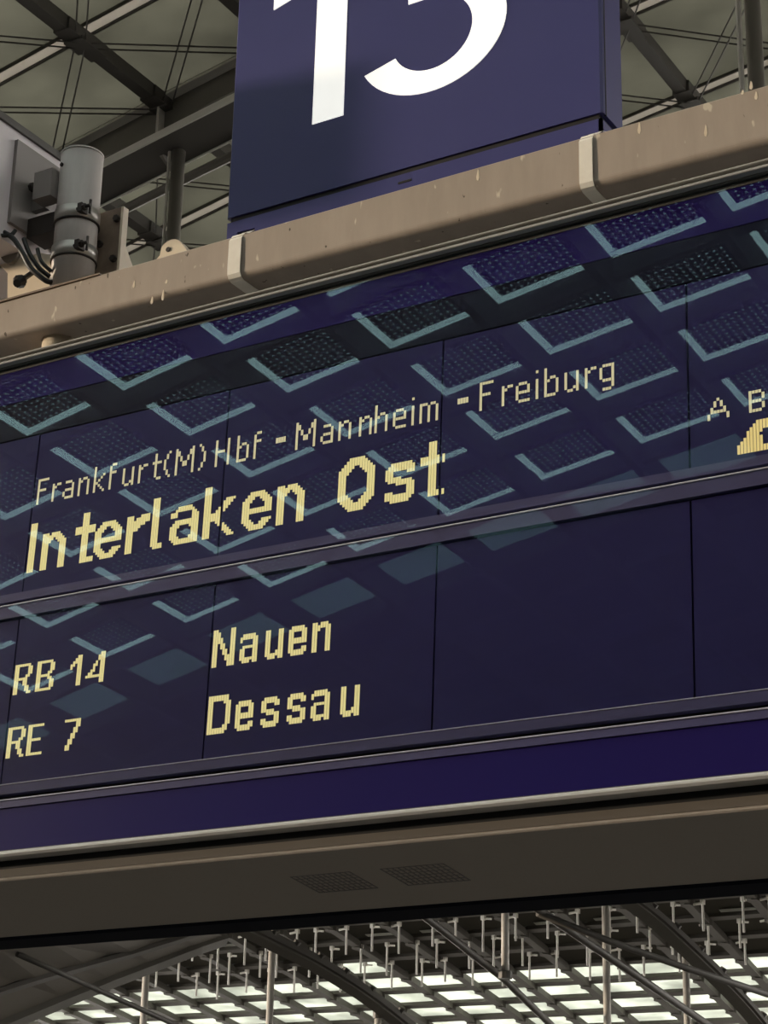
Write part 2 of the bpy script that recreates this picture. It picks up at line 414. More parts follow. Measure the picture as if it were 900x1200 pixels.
# ------------------------------------------------------------------ distant hall roof seen under the board
F0 = at_d(600, 1132, 40.0)
AX = np.array([1.21, 0, 0]); DV = RC @ np.array([.49, .55, 1.0]); NV = np.cross(AX, DV); NV /= np.linalg.norm(NV)
if NV[2] < 0: NV = -NV
far = empty('ceiling'); tag(far, 'distant bright glazed roof slope seen below the departure board', 'roof', kind='structure')
def fp(c, r): return F0 + AX*c + DV*r
C0, C1, R0, R1 = -15, 11, -16, 9
pc = {}
def far_pane(m_):
    b = MB(); q = [(-.5*AX-.5*DV), (.5*AX-.5*DV), (.5*AX+.5*DV), (-.5*AX+.5*DV)]
    b.slab(q, NV, .012); return b.mesh('pane', [m_])
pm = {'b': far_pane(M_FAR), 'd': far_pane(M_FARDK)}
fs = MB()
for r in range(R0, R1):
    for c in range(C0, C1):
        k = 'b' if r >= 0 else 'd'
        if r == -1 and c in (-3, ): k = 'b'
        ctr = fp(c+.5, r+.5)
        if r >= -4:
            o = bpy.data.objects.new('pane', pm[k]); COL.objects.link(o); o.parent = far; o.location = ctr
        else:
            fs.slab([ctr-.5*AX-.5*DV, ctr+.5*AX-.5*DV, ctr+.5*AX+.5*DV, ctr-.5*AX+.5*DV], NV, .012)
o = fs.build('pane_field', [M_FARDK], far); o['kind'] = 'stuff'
for r in range(R0, R1+1):
    b = MB(); b.bar([fp(C0, r), fp(C1, r)], .24 if r <= 0 else .30, .07, side=DV/np.linalg.norm(DV), up=NV); b.build('purlin', M_FARST, far)
for c in range(C0, C1+1):
    b = MB(); b.bar([fp(c, R0)-NV*.05, fp(c, R1)-NV*.05], .17, .12, side=(1, 0, 0), up=NV)
    for r in range(-3, R1):
        q = fp(c, r)-NV*.12; b.tube([q+NV*.03, q-NV*.07], .12, 8)
    b.build('rafter', M_FARST, far)
# light strip openings
for c in range(C0+4, C1-1):
    if (c*7) % 3 == 0: continue
    b = MB(); q = fp(c+.3, -2.35)-NV*.05
    b.slab([q, q+AX*.55, q+AX*.55+DV*.12, q+DV*.12], NV, .01); b.build('light_strip', M_FAR, far)

# hanging rods under the dark part of that roof
n = 0
for r, off in ((-1.0, .25), (-1.0, .72), (-2.0, .05), (-2.0, .5), (-3.0, .3), (-3.0, .78)):
    for c in range(-6, 8):
        top = fp(c + off + random.uniform(-.08, .08), r) - NV*.10
        L = random.uniform(.46, .66)
        e = empty('hanging_rod', tuple(top)); tag(e, 'thin white rod with bracket hanging under the dark distant roof', 'rod', 'white rods hanging under the distant roof')
        b = MB(); b.tube([(0, 0, -.05), (0, 0, -L)], .021, 6); b.build('rod', M_ROD, e)
        b = MB()
        b.box((-.035, -.035, -.08), (.035, .035, 0)); b.tube([(0, 0, -.05), (-.17 if off < .4 else .17, 0, -.07)], .022, 6)
        b.build('bracket', M_ROD, e)
        n += 1
# columns
def column(px, py0, D, label, ztop=None, zbot=0.0, r=.058):
    t = at_d(px, py0, D); b = MB(); z1 = ztop if ztop else t[2]
    e = empty('steel_column', (t[0], t[1], zbot)); tag(e, label, 'column')
    b.tube([(0, 0, 0), (0, 0, z1-zbot)], r, 12); b.build('shaft', M_STEELL, e, True)
    b = MB(); b.tube([(0, 0, z1-zbot-.02), (0, 0, z1-zbot+.10)], r*1.5, 10); b.build('head', M_STEELD, e)
    if zbot > 0:
        b = MB(); b.tube([(0, 0, -.08), (0, 0, .03)], r*1.8, 10); b.build('foot', M_STEELD, e)
column(172, 1130, 33, 'pale round column beside the shadowed vault lining')
column(319, 1113, 33, 'pale round column in front of distant glazing, beside the upper arch rib')
column(709, 1040, 31, 'pale round column crossed by two sloping tie bars below the board')
column(803, 1112, 33, 'short pale column under the curved rib, beneath a crossing tie bar')
column(443, 1192, 33, 'pale column topped by the curved rib in mid distance')
q = at_d(590, 1145, 30); column(592, 1050, 30, 'pale hanging strut ending on a sloping tie bar of the distant roof', zbot=q[2])
# tie bars and ribs
def tie(pts, r, label, name='tie_bar', cat='bar', mtl=None):
    P = [at_d(*q) for q in pts]; base = P[-1]
    b = MB(); b.tube([p-base for p in P], r, 8); o = b.build(name, mtl or M_STEELD, None, True); o.location = tuple(base); tag(o, label, cat); return o
tie([(470, 1050, 28), (500, 1076, 28.5), (590, 1147, 29.9), (660, 1215, 31)], .055, 'dark sloping tie bar meeting the foot of the hanging strut')
tie([(600, 1045, 27), (640, 1072, 27.5), (735, 1136, 28.5), (850, 1215, 30)], .058, 'dark straight tie bar sloping across the tall pale column')
tie([(630, 1070, 27.4), (720, 1105, 27.8), (800, 1133, 28.2), (930, 1175, 29)], .05, 'dark tie bar crossing the curved rib above the short column')
tie([(20, 1118, 24), (75, 1142, 24.5), (150, 1176, 25.5), (215, 1205, 26)], .035, 'dark thin tie bar under the shadowed vault lining')
def rib(pts, wpx, label):
    P = [at_d(*q) for q in pts]; base = P[-1]; e = empty('arch_rib', tuple(base)); tag(e, label, 'rib')
    # smooth
    Q = []
    for k in range(len(P)-1):
        for t in np.linspace(0, 1, 6, endpoint=False):
            p0 = P[max(k-1, 0)]; p1 = P[k]; p2 = P[k+1]; p3 = P[min(k+2, len(P)-1)]
            Q.append(.5*((2*p1) + (-p0+p2)*t + (2*p0-5*p1+4*p2-p3)*t*t + (-p0+3*p1-3*p2+p3)*t**3))
    Q.append(P[-1]); Q = [p-base for p in Q]
    side = np.array([.8, -.3, .35]); side /= np.linalg.norm(side)
    b = MB(); b.bar(Q, wpx*.45, .10, side=side, up=(-.3, 0, .95)); b.build('lower_flange', M_FARST, e)
    b = MB(); b.bar([p+np.array([.05, 0, .10]) for p in Q], wpx*.3, .14, side=side, up=(-.3, 0, .95)); b.build('web', M_STEELD, e)
    for p in Q[::3]:
        b = MB(); b.tube([p, p+np.array([.12, 0, .16])], .06, 6); b.build('stud', M_STEELD, e)
rib([(270, 1080, 31), (315, 1102, 31.5), (370, 1130, 32), (430, 1168, 32.6), (490, 1215, 33.5)], .42, 'curved dark arch rib descending over bright panes beside the pale column')
rib([(715, 1040, 30), (760, 1072, 30.5), (815, 1122, 31), (865, 1172, 31.8), (905, 1220, 32.4)], .46, 'curved dark arch rib descending past the short pale column')
# shadowed vault lining at the left
e = empty('vault_lining', tuple(at_d(0, 1196, 26))); base = np.array(e.location); tag(e, 'shadowed brown vault lining with curved edge bordering the bright glazing', 'vault')
lo = [(262, 1098, 30), (232, 1108, 29.4), (180, 1128, 28.6), (130, 1147, 27.8), (75, 1169, 27), (0, 1200, 26), (-60, 1226, 25.2)]
up = [(225, 1070, 26), (180, 1085, 25.6), (120, 1098, 25), (60, 1106, 24.4), (0, 1114, 23.6), (-60, 1124, 23), (-120, 1136, 22.6)]
LO = [at_d(*q)-base for q in lo]; UP = [at_d(*q)-base for q in up]
k = len(LO); th = np.array([0, .05, .12])
b = MB(); vs = LO + UP + [p+th for p in LO] + [p+th for p in UP]
fcs = []
for q in range(k-1):
    fcs += [(q, q+1, k+q+1, k+q), (2*k+q, 3*k+q, 3*k+q+1, 2*k+q+1), (q, 2*k+q, 2*k+q+1, q+1), (k+q, k+q+1, 3*k+q+1, 3*k+q)]
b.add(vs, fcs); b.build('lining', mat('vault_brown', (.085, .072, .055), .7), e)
b = MB(); b.tube([p + np.array([0, -.05, -.03]) for p in LO], .13, 6); b.build('edge_rib', M_FARST, e)
b = MB(); b.tube([LO[i]*.55+UP[i]*.45 + np.array([0, -.05, -.04]) for i in range(k)], .06, 6); b.build('inner_rib', M_STEELD, e)

# ------------------------------------------------------------------ departure board
T2 = math.radians(2); O = np.array([0, 0, 3.17181211]); VB = np.array([0, math.sin(T2), math.cos(T2)])
V0 = -.93
bd = empty('departure_board', tuple(O + V0*VB), (-T2, 0, 0))
tag(bd, 'long blue train departure board with yellow dot text, hanging under the beam', 'display board')
U0, U1 = -1.66, 1.95
def L(v): return v - V0
def bpart(name, m_, boxes, label=None, ch=None):
    b = MB()
    for (v0, v1, y0, y1) in boxes:
        (b.cbox((U0, y0, L(v0)), (U1, y1, L(v1)), ch) if ch else b.box((U0, y0, L(v0)), (U1, y1, L(v1))))
    return b.build(name, m_, bd, label=label)
# casing: closed body behind the fronts
b = MB(); b.box((U0, .012, L(-.735)), (U1, .40, L(.600))); b.build('casing', M_BLACK, bd)
b = MB(); b.prism([(-.006, L(.602)), (-.006, L(.612)), (.41, L(.612)), (.41, L(.602))], U0, U1); b.build('top_plate', M_TRIMDK, bd)
bpart('top_trim', [M_CHROMET], [(.6335, .6385, -.030, .03), (.6145, .6215, -.036, .03)], 'brushed double line trim', .0015)
bpart('trim_groove', M_TRIMDK, [(.6125, .637, -.018, .40)])
bpart('upper_fascia', M_FASCIA, [(.508, .612, -.004, .012)], 'deep blue fascia strip')
bpart('header_panel', M_HEADER, [(.402, .507, -.002, .012)])
bpart('door_sill', M_RAIL, [(-.055, -.034, -.006, .012)])
bpart('middle_rail', M_RAIL, [(-.1015, -.0675, -.012, .012)])
bpart('rail_highlight', M_EDGE, [(-.0695, -.0665, -.0165, .0)], None, .001)  # thin pale bar paints the highlight along the rail
bpart('lower_sill', M_RAIL, [(-.5525, -.529, -.010, .012)])
bpart('rail_highlight', M_EDGE, [(-.5295, -.5275, -.0125, .0)], None, .0006)
bpart('bottom_rail', M_RAIL, [(-.5865, -.5675, -.012, .012)])
bpart('rail_highlight', M_EDGE, [(-.5695, -.5665, -.0165, .0)], None, .001)
bpart('lower_fascia', M_FASCIA, [(-.690, -.587, -.006, .012)], 'deep blue fascia strip')
bpart('bottom_trim', M_CHROME, [(-.7105, -.697, -.036, .012)], 'bright rounded trim', .005)
bpart('trim_groove', M_TRIMDK, [(-.697, -.690, -.012, .012)])
J0 = .141; MW = .595
joints = [J0 + MW*k for k in range(-4, 5)]
mods = [j for j in joints if U0-.5 < j < U1]
for v0, v1 in ((-.032, .399), (-.5265, -.1035)):
    for j in joints:
        a, c = max(j+.0022, U0), min(j+MW-.0022, U1)
        if c - a < .02: continue
        b = MB(); b.box((a, 0, L(v0)), (c, .014, L(v1))); b.build('display_module', M_LCD, bd)
# glass doors
G = mat_glass('coated_front_glass', (.60, .90, 1.0), ior=1.37)
b = MB(); b.box((U0, -.0125, L(-.052)), (U1, -.0085, L(.6115))); b.build('front_glass', G, bd, label='reflecting glass door')
b = MB(); b.box((U0, -.0165, L(-.5535)), (U1, -.0125, L(-.0705))); b.build('front_glass', G, bd, label='reflecting glass door')
# lower housing: ridge, sloping underside, rear lip
def loc(y, z):
    q = np.array([0, y, z]) - O
    return (float(q[1]*math.cos(T2) - q[2]*math.sin(T2)), L(float(q @ VB)))
rg = loc(-.026, 2.4143); rb = loc(.388, 2.3598)
prof = [(.02, L(-.7500)), (.006, L(-.7505)), (rg[0]+.002, rg[1]+.004), (rg[0]+.0005, rg[1]+.0015), (rg[0]+.003, rg[1]-.002), rb, (.40, L(-.74))]
b = MB(); b.box((U0, .004, L(-.7505)), (U1, .02, L(-.731))); b.build('trim_shade_band', mat('trim_shade_brown', (.15, .125, .10), .7), bd)  # darker brown band paints the shade below the trim overhang
b = MB(); b.prism(prof, U0, U1); b.build('lower_housing', M_HOUS, bd, label='grey brown lower housing with sloping underside')
r2 = loc(.478, 2.348)
b = MB(); b.prism([(rb[0]+.001, rb[1]+.001), (rb[0]+.012, rb[1]-.006), (r2[0], r2[1]-.004), (r2[0], r2[1]+.05), (rb[0]+.001, rb[1]+.05)], U0, U1); b.build('rear_lip', M_LIP, bd)
b = MB(); b.box((U0, .401, L(-.73)), (U1, .43, L(.60))); b.build('rear_casing', M_FASCIA, bd)
for s in (0, 1):
    b = MB(); x = U0-.012 if s == 0 else U1; b.box((x, -.03, L(-.76)), (x+.012, .44, L(.64))); b.build('end_cap', M_RAIL, bd)
# grilles: slotted plates in the underside
def under(y):      # world y -> local (y, z) on underside
    t = (y+.026)/(.388+.026); return (rg[0] + (rb[0]-rg[0])*t, rg[1] + (rb[1]-rg[1])*t)
for gx0, gx1 in ((-.2965, -.142), (-.0625, .0932)):
    b = MB(); y0, y1 = .121, .2425
    def quad(xa, xb, ya, yb, dz):
        (ay, az), (by, bz) = under(ya), under(yb)
        b.add([(xa, ay, az-dz), (xb, ay, az-dz), (xb, by, bz-dz), (xa, by, bz-dz), (xa, ay, az+.004), (xb, ay, az+.004), (xb, by, bz+.004), (xa, by, bz+.004)],
              [(0,1,2,3),(4,7,6,5),(0,4,5,1),(1,5,6,2),(2,6,7,3),(3,7,4,0)])
    b.cur = 0; quad(gx0, gx1, y0, y1, .0006)
    b.cur = 1
    for k in range(12):
        xa = gx0 + (gx1-gx0)*k/11; quad(xa-.0016, xa+.0016, y0, y1, .002)
    for k in range(7):
        ya = y0 + (y1-y0)*k/6; quad(gx0, gx1, ya-.0015, ya+.0015, .0018)
    b.build('vent_grille', [M_GRILLE, M_PLATE], bd, label='small square slotted vent grille')

# --- dot matrix text
PT = .007
def bm(rows): return [[ch == '#' for ch in r] for r in rows]
SM = {
'F': ["#####", "#....", "#....", "#....", "####.", "#....", "#....", "#....", "#....", "#...."],
'r': ["#.##", "##..", "#...", "#...", "#...", "#...", "#..."],
'a': [".###.", "....#", "....#", ".####", "#...#", "#...#", ".####"],
'n': ["#.##.", "##..#", "#...#", "#...#", "#...#", "#...#", "#...#"],
'k': ["#....", "#....", "#....", "#...#", "#..#.", "#.#..", "##...", "#.#..", "#..#.", "#...#"],
'f': [".##", "#..", "#..", "###", "#..", "#..", "#..", "#..", "#..", "#.."],
'u': ["#...#", "#...#", "#...#", "#...#", "#...#", "#..##", ".##.#"],
't': [".#..", ".#..", ".#..", "####", ".#..", ".#..", ".#..", ".#..", ".#..", "..##"],
'(': ["..#", ".#.", ".#.", "#..", "#..", "#..", "#..", ".#.", ".#.", "..#"],
')': ["#..", ".#.", ".#.", "..#", "..#", "..#", "..#", ".#.", ".#.", "#.."],
'M': ["#......#", "##....##", "##....##", "#.#..#.#", "#.#..#.#", "#..##..#", "#..##..#", "#......#", "#......#", "#......#"],
'H': ["#....#", "#....#", "#....#", "#....#", "######", "#....#", "#....#", "#....#", "#....#", "#....#"],
'b': ["#....", "#....", "#....", "#.##.", "##..#", "#...#", "#...#", "#...#", "#...#", "####."],
'-': ["####", "####"] + ["...."]*4,
'h': ["#....", "#....", "#....", "#.##.", "##..#", "#...#", "#...#", "#...#", "#...#", "#...#"],
'e': [".###.", "#...#", "#...#", "#####", "#....", "#....", ".####"],
'i': ["#", ".", ".", "#", "#", "#", "#", "#", "#", "#"],
'm': ["###.##.", "#..#..#", "#..#..#", "#..#..#", "#..#..#", "#..#..#", "#..#..#"],
'g': [".####", "#...#", "#...#", "#...#", "#...#", ".####", "....#", "....#", ".###."],
'A': ["...#...", "..#.#..", "..#.#..", ".#...#.", ".#####.", "#.....#", "#.....#"],
'B': ["####.", "#...#", "#...#", "####.", "#...#", "#...#", "####."],
}
# 11 row letters, two columns thick
MD = {
'R': ["#######.", "##....##", "##....##", "##....##", "##...##.", "######..", "##..##..", "##..##..", "##...##.", "##...##.", "##....##"],
'B': ["#######.", "##....##", "##....##", "##....##", "##...##.", "######..", "##...##.", "##....##", "##....##", "##....##", "#######."],
'1': ["...##", "..###", ".####", "##.##", "#..##", "...##", "...##", "...##", "...##", "...##", "...##"],
'4': ["......##", ".....###", ".....###", "....#.##", "...##.##", "...#..##", "..##..##", ".##...##", "########", "......##", "......##"],
'E': ["#######", "##.....", "##.....", "##.....", "##.....", "######.", "##.....", "##.....", "##.....", "##.....", "#######"],
'7': ["#######", ".....##", ".....##", "....##.", "....##.", "...##..", "...##..", "..##...", "..##...", ".##....", ".##...."],
}
# 13 row letters
LG = {
'N': ["##.....##", "###....##", "###....##", "####...##", "####...##", "##.##..##", "##.##..##", "##..##.##", "##..##.##", "##...####", "##...####", "##....###", "##....###"],
'D': ["########.", "########.", "##....###", "##.....##", "##.....##", "##.....##", "##.....##", "##.....##", "##.....##", "##.....##", "##....##.", "########.", "#######.."],
'a': [".#####.", "#######", "#....##", ".....##", ".######", "##...##", "##...##", "##...##", "#######", ".###.##"],
'u': ["##...##", "##...##", "##...##", "##...##", "##...##", "##...##", "##...##", "##..###", "#######", ".###.##"],
'e': [".#####.", "#######", "##...##", "##...##", "#######", "#######", "##.....", "##...##", "#######", ".#####."],
'n': ["##.###.", "#######", "###..##", "##...##", "##...##", "##...##", "##...##", "##...##", "##...##", "##...##"],
's': [".#####.", "#######", "##...##", "##.....", "#####..", "..#####", ".....##", "##...##", "#######", ".#####."],
}
# 19 row letters painted with three-column strokes
def grid(w, h): return np.zeros((h, w), bool)
def ring(g, x0, x1, y0, y1, tx=3, ty=3, cut=3):
    h, w = g.shape
    for y in range(y0, min(y1, h)):
        for x in range(x0, min(x1, w)):
            def inside(a0, a1, b0, b1, c):
                if not (a0 <= x < a1 and b0 <= y < b1): return False
                dx = min(x-a0, a1-1-x); dy = min(y-b0, b1-1-y)
                return dx + dy >= c
            if inside(x0, x1, y0, y1, cut) and not inside(x0+tx, x1-tx, y0+ty, y1-ty, max(cut-1, 0)): g[y, x] = True
    return g
def big(ch):
    if ch == 'I': g = grid(3, 19); g[:] = 1; return g
    if ch == 'l':
        g = grid(5, 19); g[:, :3] = 1; g[17:, 3:] = 1; g[16:, 2] = 1; g[18, 0] = 0; return g
    if ch == 't':
        g = grid(9, 19); g[:, 3:6] = 1; g[5:8, :] = 1; g[17:, 5:9] = 1; g[16:, 4:6] = 1; return g
    if ch == 'n':
        g = grid(11, 14); g[:, :3] = 1; ring(g, 0, 11, 0, 22, 3, 2, 3); g[0:3, :3] = 1; g[0, 3] = 0; return g
    if ch == 'r':
        g = grid(10, 14); g[:, :3] = 1
        for k, (a, c) in enumerate(((6, 10), (4, 10), (3, 10), (3, 8), (3, 6), (3, 5))): g[k, a:c] = 1
        return g
    if ch == 'e':
        g = grid(12, 14); ring(g, 0, 12, 0, 14, 3, 2, 3); g[6:8, 2:11] = 1; g[8:10, 8:] = 0; g[10, 9:11] = 1; return g
    if ch == 'a':
        g = grid(12, 14); ring(g, 0, 12, 0, 20, 3, 2, 3); g[2:14, 0:9] = 0; g[2:4, 0:3] = 1; h_ = grid(12, 14); ring(h_, 0, 12, 5, 14, 3, 2, 2); g |= h_
        g[3:14, 9:12] = 1; return g
    if ch == 'k':
        g = grid(13, 19); g[:, :3] = 1
        for k in range(8): g[5+k, max(3, 9-k):13-k] = 1
        for k in range(9): g[10+k, max(3, 3+k-1):min(13, 5+k)] = 1
        return g
    if ch == 'O':
        g = grid(14, 19); ring(g, 0, 14, 0, 19, 3, 3, 4); return g
    if ch == 's':
        g = grid(11, 14); g[0:3, 2:10] = 1; g[0:4, 8:11] = 1; g[0, 10] = 0; g[2:6, 0:3] = 1; g[1, 1] = 1; g[5:7, 1:6] = 1; g[6:8, 4:10] = 1
        g[7:12, 8:11] = 1; g[11:14, 2:9] = 1; g[12, 8:10] = 1; g[10:13, 0:3] = 1; g[13, 0] = 0; g[10, 2] = 1; return g
def text_mesh(items, m_, label, extra=None):
    """items: (bitmap, first column, baseline row); columns stay separate bars as on the display"""
    b = MB()
    def runs(colbits):
        out = []; s = None
        for r, v in enumerate(list(colbits) + [False]):
            if v and s is None: s = r
            if not v and s is not None: out.append((s, r)); s = None
        return out
    for g, c0, v0 in items:
        g = np.array(g, bool); h, w = g.shape
        for x in range(w):
            u = (c0 + x)*PT
            if any(abs(u + PT/2 - j) < .0034 for j in joints): continue
            for r0, r1 in runs(g[:, x]):
                za = v0 + (h-r1)*PT + .0004; zb = v0 + (h-r0)*PT - .0004
                b.add([(u+.0007, -.0012, L(za)), (u+PT-.0007, -.0012, L(za)), (u+PT-.0007, -.0012, L(zb)), (u+.0007, -.0012, L(zb)),
                       (u+.0007, .0004, L(za)), (u+PT-.0007, .0004, L(za)), (u+PT-.0007, .0004, L(zb)), (u+.0007, .0004, L(zb))],
                      [(0,1,2,3), (4,7,6,5), (0,4,5,1), (1,5,6,2), (2,6,7,3), (3,7,4,0)])
    return b.build('text_line', m_, bd, label=label)
K = .006/PT
line1 = [('F',-172.9),('r',-164.9),('a',-158.1),('n',-150.4),('k',-141.8),('f',-133.6),('u',-127.2),('r',-119.1),('t',-112.2),('(',-105.6),('M',-100.5),(')',-88.8),
 ('H',-80.6),('b',-69.9),('f',-61.7),('-',-51.8),('M',-41.7),('a',-30.2),('n',-22.0),('n',-13.4),('h',-5.4),('e',2.7),('i',11.0),('m',14.2),('-',29.8),
 ('F',40.2),('r',48.5),('e',54.9),('i',62.8),('b',66.6),('u',74.3),('r',82.7),('g',88.8)]
text_mesh([(bm(SM[c]), round(x*K), .2005 - (2*PT if c == 'g' else 0)) for c, x in line1], M_TEXTP, 'pale dotted text reading Frankfurt(M) Hbf - Mannheim - Freiburg')
line2 = [('I',-173.4),('n',-166.6),('t',-149.8),('e',-138.4),('r',-122.8),('l',-109.3),('a',-99.9),('k',-83.5),('e',-65.4),('n',-49.3),('O',-20.7),('s',.0),('t',15.4)]
text_mesh([(big(c), round(x*K), .0165) for c, x in line2], M_TEXT, 'large yellow dotted text reading Interlaken Ost')
text_mesh([(bm(MD[c]), round(x*K), -.3015) for c, x in (('R',-173.7),('B',-161.9),('1',-144.5),('4',-136.0))], M_TEXT, 'yellow dotted text reading RB 14')
text_mesh([(bm(MD[c]), round(x*K), -.4610) for c, x in (('R',-173.9),('E',-162.9),('7',-145.1))], M_TEXT, 'yellow dotted text reading RE 7')
text_mesh([(bm(LG[c]), round(x*K), -.3095) for c, x in (('N',-75.1),('a',-62.0),('u',-50.4),('e',-40.0),('n',-28.8))], M_TEXT, 'yellow dotted text reading Nauen')
text_mesh([(bm(LG[c]), round(x*K), -.4690) for c, x in (('D',-74.9),('e',-61.4),('s',-49.8),('s',-38.6),('a',-27.5),('u',-15.6))], M_TEXT, 'yellow dotted text reading Dessau')
text_mesh([(bm(SM['A']), round(.7799/PT), .0665), (bm(SM['B']), round(.8665/PT), .0665)], M_TEXTP, 'pale dotted letters A B')
g = grid(24, 10)
tops = [3, 4, 5, 7, 8, 9, 10]
for x in range(24): g[10-(tops[x] if x < 7 else 10):, x] = 1
g[3:8, 8:10] = 0; g[4, 7] = 0
text_mesh([(g, 120, -.022)], M_TEXTB, 'amber rounded train nose symbol with a dark 1')

# ------------------------------------------------------------------ support beam
BX0, BX1 = -2.2, 2.2
def bprof(x):
    t = (x+1.276)/(.926+1.276)
    zt = 4.022 + (4.034-4.022)*t; zb = 3.912 - (3.912-3.893)*t; yf, yb, rr = .06, .31, .018
    pr = [(yf, zt-.004), (yf, zb+rr)]
    for k in range(1, 6):
        w = math.pi/2*k/6; pr.append((yf+rr-rr*math.cos(w), zb+rr-rr*math.sin(w)))
    pr += [(yf+rr, zb), (yb-rr, zb), (yb, zb+rr), (yb, zt-.004), (yb-.004, zt), (yf+.004, zt)]
    return pr
base = (0, .185, 3.85)
sb = empty('support_beam', base); tag(sb, 'weathered grey beige steel beam carrying the number sign over the board', 'beam')
b = MB(); b.prism(bprof(BX0), BX0, BX1, bprof(BX1)); shift(b, base).build('beam_body', M_BEAM, sb)
b = MB(); b.box((-1.30, .056, 4.0225), (-.93, .30, 4.0275)); shift(b, base).build('seat_plate', M_STAINSHADE, sb, label='thin stained seat plate under the pole')
lug = MB(); c0 = at_y(201, 303, .11)
poly = [(c0[0]-.075, .11, 4.026), (c0[0]-.062, .11, 4.045), (c0[0]-.04, .11, 4.064)] + [(c0[0]-.005+.036*math.cos(w), .11, 4.072+.03*math.sin(w)) for w in np.linspace(2.6, .5, 7)] + [(c0[0]+.05, .11, 4.055), (c0[0]+.085, .11, 4.034), (c0[0]+.10, .11, 4.026)]
lug.slab(poly, (0, 1, 0), .03)
lg = shift(lug, base).build('lifting_lug', M_CREAM, sb, label='cream rounded lug plate on the beam')
lh = MB(); lh.tube([(c0[0]-.012, .107, 4.074), (c0[0]-.012, .145, 4.074)], .007, 10); shift(lh, base).build('pin_hole', M_BOLT, lg)
for px, py in ((749, 150), (157, 333), (191, 346), (880, 100), (886, 112), (827, 153), (560, 205), (195, 330), (178, 352), (870, 108)):
    c = at_y(px, py, .0598); h = .006 + .010*((px*13) % 3)/2
    dr = MB(); dr.slab([(c[0]-.004, .0600, c[2]-.3*h), (c[0]-.003, .0600, c[2]-h*.8), (c[0]+.001, .06, c[2]-h), (c[0]+.004, .06, c[2]-.5*h), (c[0]+.003, .06, c[2]+.6*h), (c[0], .06, c[2]+h)], (0, -1, 0), .0007)
    shift(dr, base).build('dropping', M_CREAM, sb)

# short post between beam and board
c = at_y(69.5, 405, .15); b = MB(); b.tube([(c[0], .15, 3.8045), (c[0], .15, 3.911)], .047, 24)
base2 = (c[0], .15, 3.8045); e = empty('stub_post', base2); tag(e, 'short pale round post joining the beam to the board top', 'post')
shift(b, base2).build('post_body', M_CREAM, e, True)
b = MB(); b.tube([(c[0], .15, 3.8045), (c[0], .15, 3.8085)], .06, 24); shift(b, base2).build('collar', M_STEELD, e, True)

# ------------------------------------------------------------------ platform number sign
SX0, SX1, SY0, SY1, SZ0, SZ1 = -.557, .5105, .10, .212, 4.111, 5.19
base = (-.02, .15, 4.034); ns = empty('platform_number_sign', base); tag(ns, 'large blue box sign with white number 13 standing on the beam', 'sign')
b = MB(); b.box((SX0+.012, SY0+.006, 4.030), (SX1-.012, SY1-.004, SZ1)); shift(b, base).build('sign_core', M_BLUEDK, ns)
# face with folded edges
b = MB(); c = .006
b.add([(SX0, SY0+c, SZ0), (SX0+c, SY0, SZ0), (SX1-c, SY0, SZ0), (SX1, SY0+c, SZ0), (SX1, SY1, SZ0), (SX0, SY1, SZ0),
       (SX0, SY0+c, SZ1), (SX0+c, SY0, SZ1), (SX1-c, SY0, SZ1), (SX1, SY0+c, SZ1), (SX1, SY1, SZ1), (SX0, SY1, SZ1)],
      [(0,1,7,6), (1,2,8,7), (2,3,9,8), (3,4,10,9), (4,5,11,10), (5,0,6,11), (0,5,4,3,2,1), (6,7,8,9,10,11)])
face = shift(b, base).build('sign_box', M_BLUE, ns)
b = MB(); b.box((SX1-.004, SY0+.016, SZ0-.001), (SX1+.0012, SY0+.020, SZ1)); shift(b, base).build('side_seam', M_BLUEDK, ns)
# lower strip with cut-outs for the straps
segs = [(SX0+.004, -.5215, 4.030, 4.096), (-.5215, -.466, 4.062, 4.096), (-.466, .462, 4.030, 4.096), (.462, .512-.02, 4.062, 4.096), (.492, SX1-.004, 4.030, 4.096)]
b = MB()
for x0, x1, z0, z1 in segs: b.box((x0, SY0+.001, z0), (x1, SY0+.010, z1))
b.box((SX1-.012, SY0+.001, 4.030), (SX1-.004, SY1-.05, 4.096))
strip = shift(b, base).build('base_strip', M_BLUE, ns)
b = MB(); b.cbox((-.041, SY0-.0006, 4.0695), (-.003, SY0+.004, 4.0775), .002); shift(b, base).build('slot', M_BLUEDK, ns)
# digits
def digit(polys, name='numeral'):
    b = MB()
    for pl in polys: b.slab([(x, SY0-.0002, z) for x, z in pl], (0, -1, 0), .0022)
    return shift(b, base).build(name, M_WHITE, ns, label='white numeral ' + ('1' if len(polys) == 2 else '3'))
digit([[(-.2999, 4.3147), (-.2065, 4.3147), (-.2035, 4.955), (-.275, 4.955), (-.2965, 4.90)], [(-.4366, 4.7049), (-.2975, 4.742), (-.2965, 4.90), (-.4366, 4.795)]])
def arc_strip(cx, cz, ro, ri, a0, a1, n=28, ci=None):
    out = []; ci = ci or (cx, cz)
    A = np.radians(np.linspace(a0, a1, n))
    o = [(cx+ro[0]*math.cos(w), cz+ro[1]*math.sin(w)) for w in A]; i = [(ci[0]+ri[0]*math.cos(w), ci[1]+ri[1]*math.sin(w)) for w in A]
    return [[o[k], o[k+1], i[k+1], i[k]] for k in range(n-1)]
p3 = arc_strip(.048, 4.48, (.212, .173), (.115, .106), -156, 90, 40, (.05, 4.476))
p3 += arc_strip(.04, 4.785, (.185, .165), (.095, .10), -90, 150, 40)
p3 += [[(-.02, 4.582), (.052, 4.582), (.052, 4.655), (-.02, 4.655)]]
b = MB()
for pl in p3: b.slab([(x, SY0-.0002, z) for x, z in pl], (0, -1, 0), .0022)
shift(b, base).build('numeral', M_WHITE, ns, label='white numeral 3')
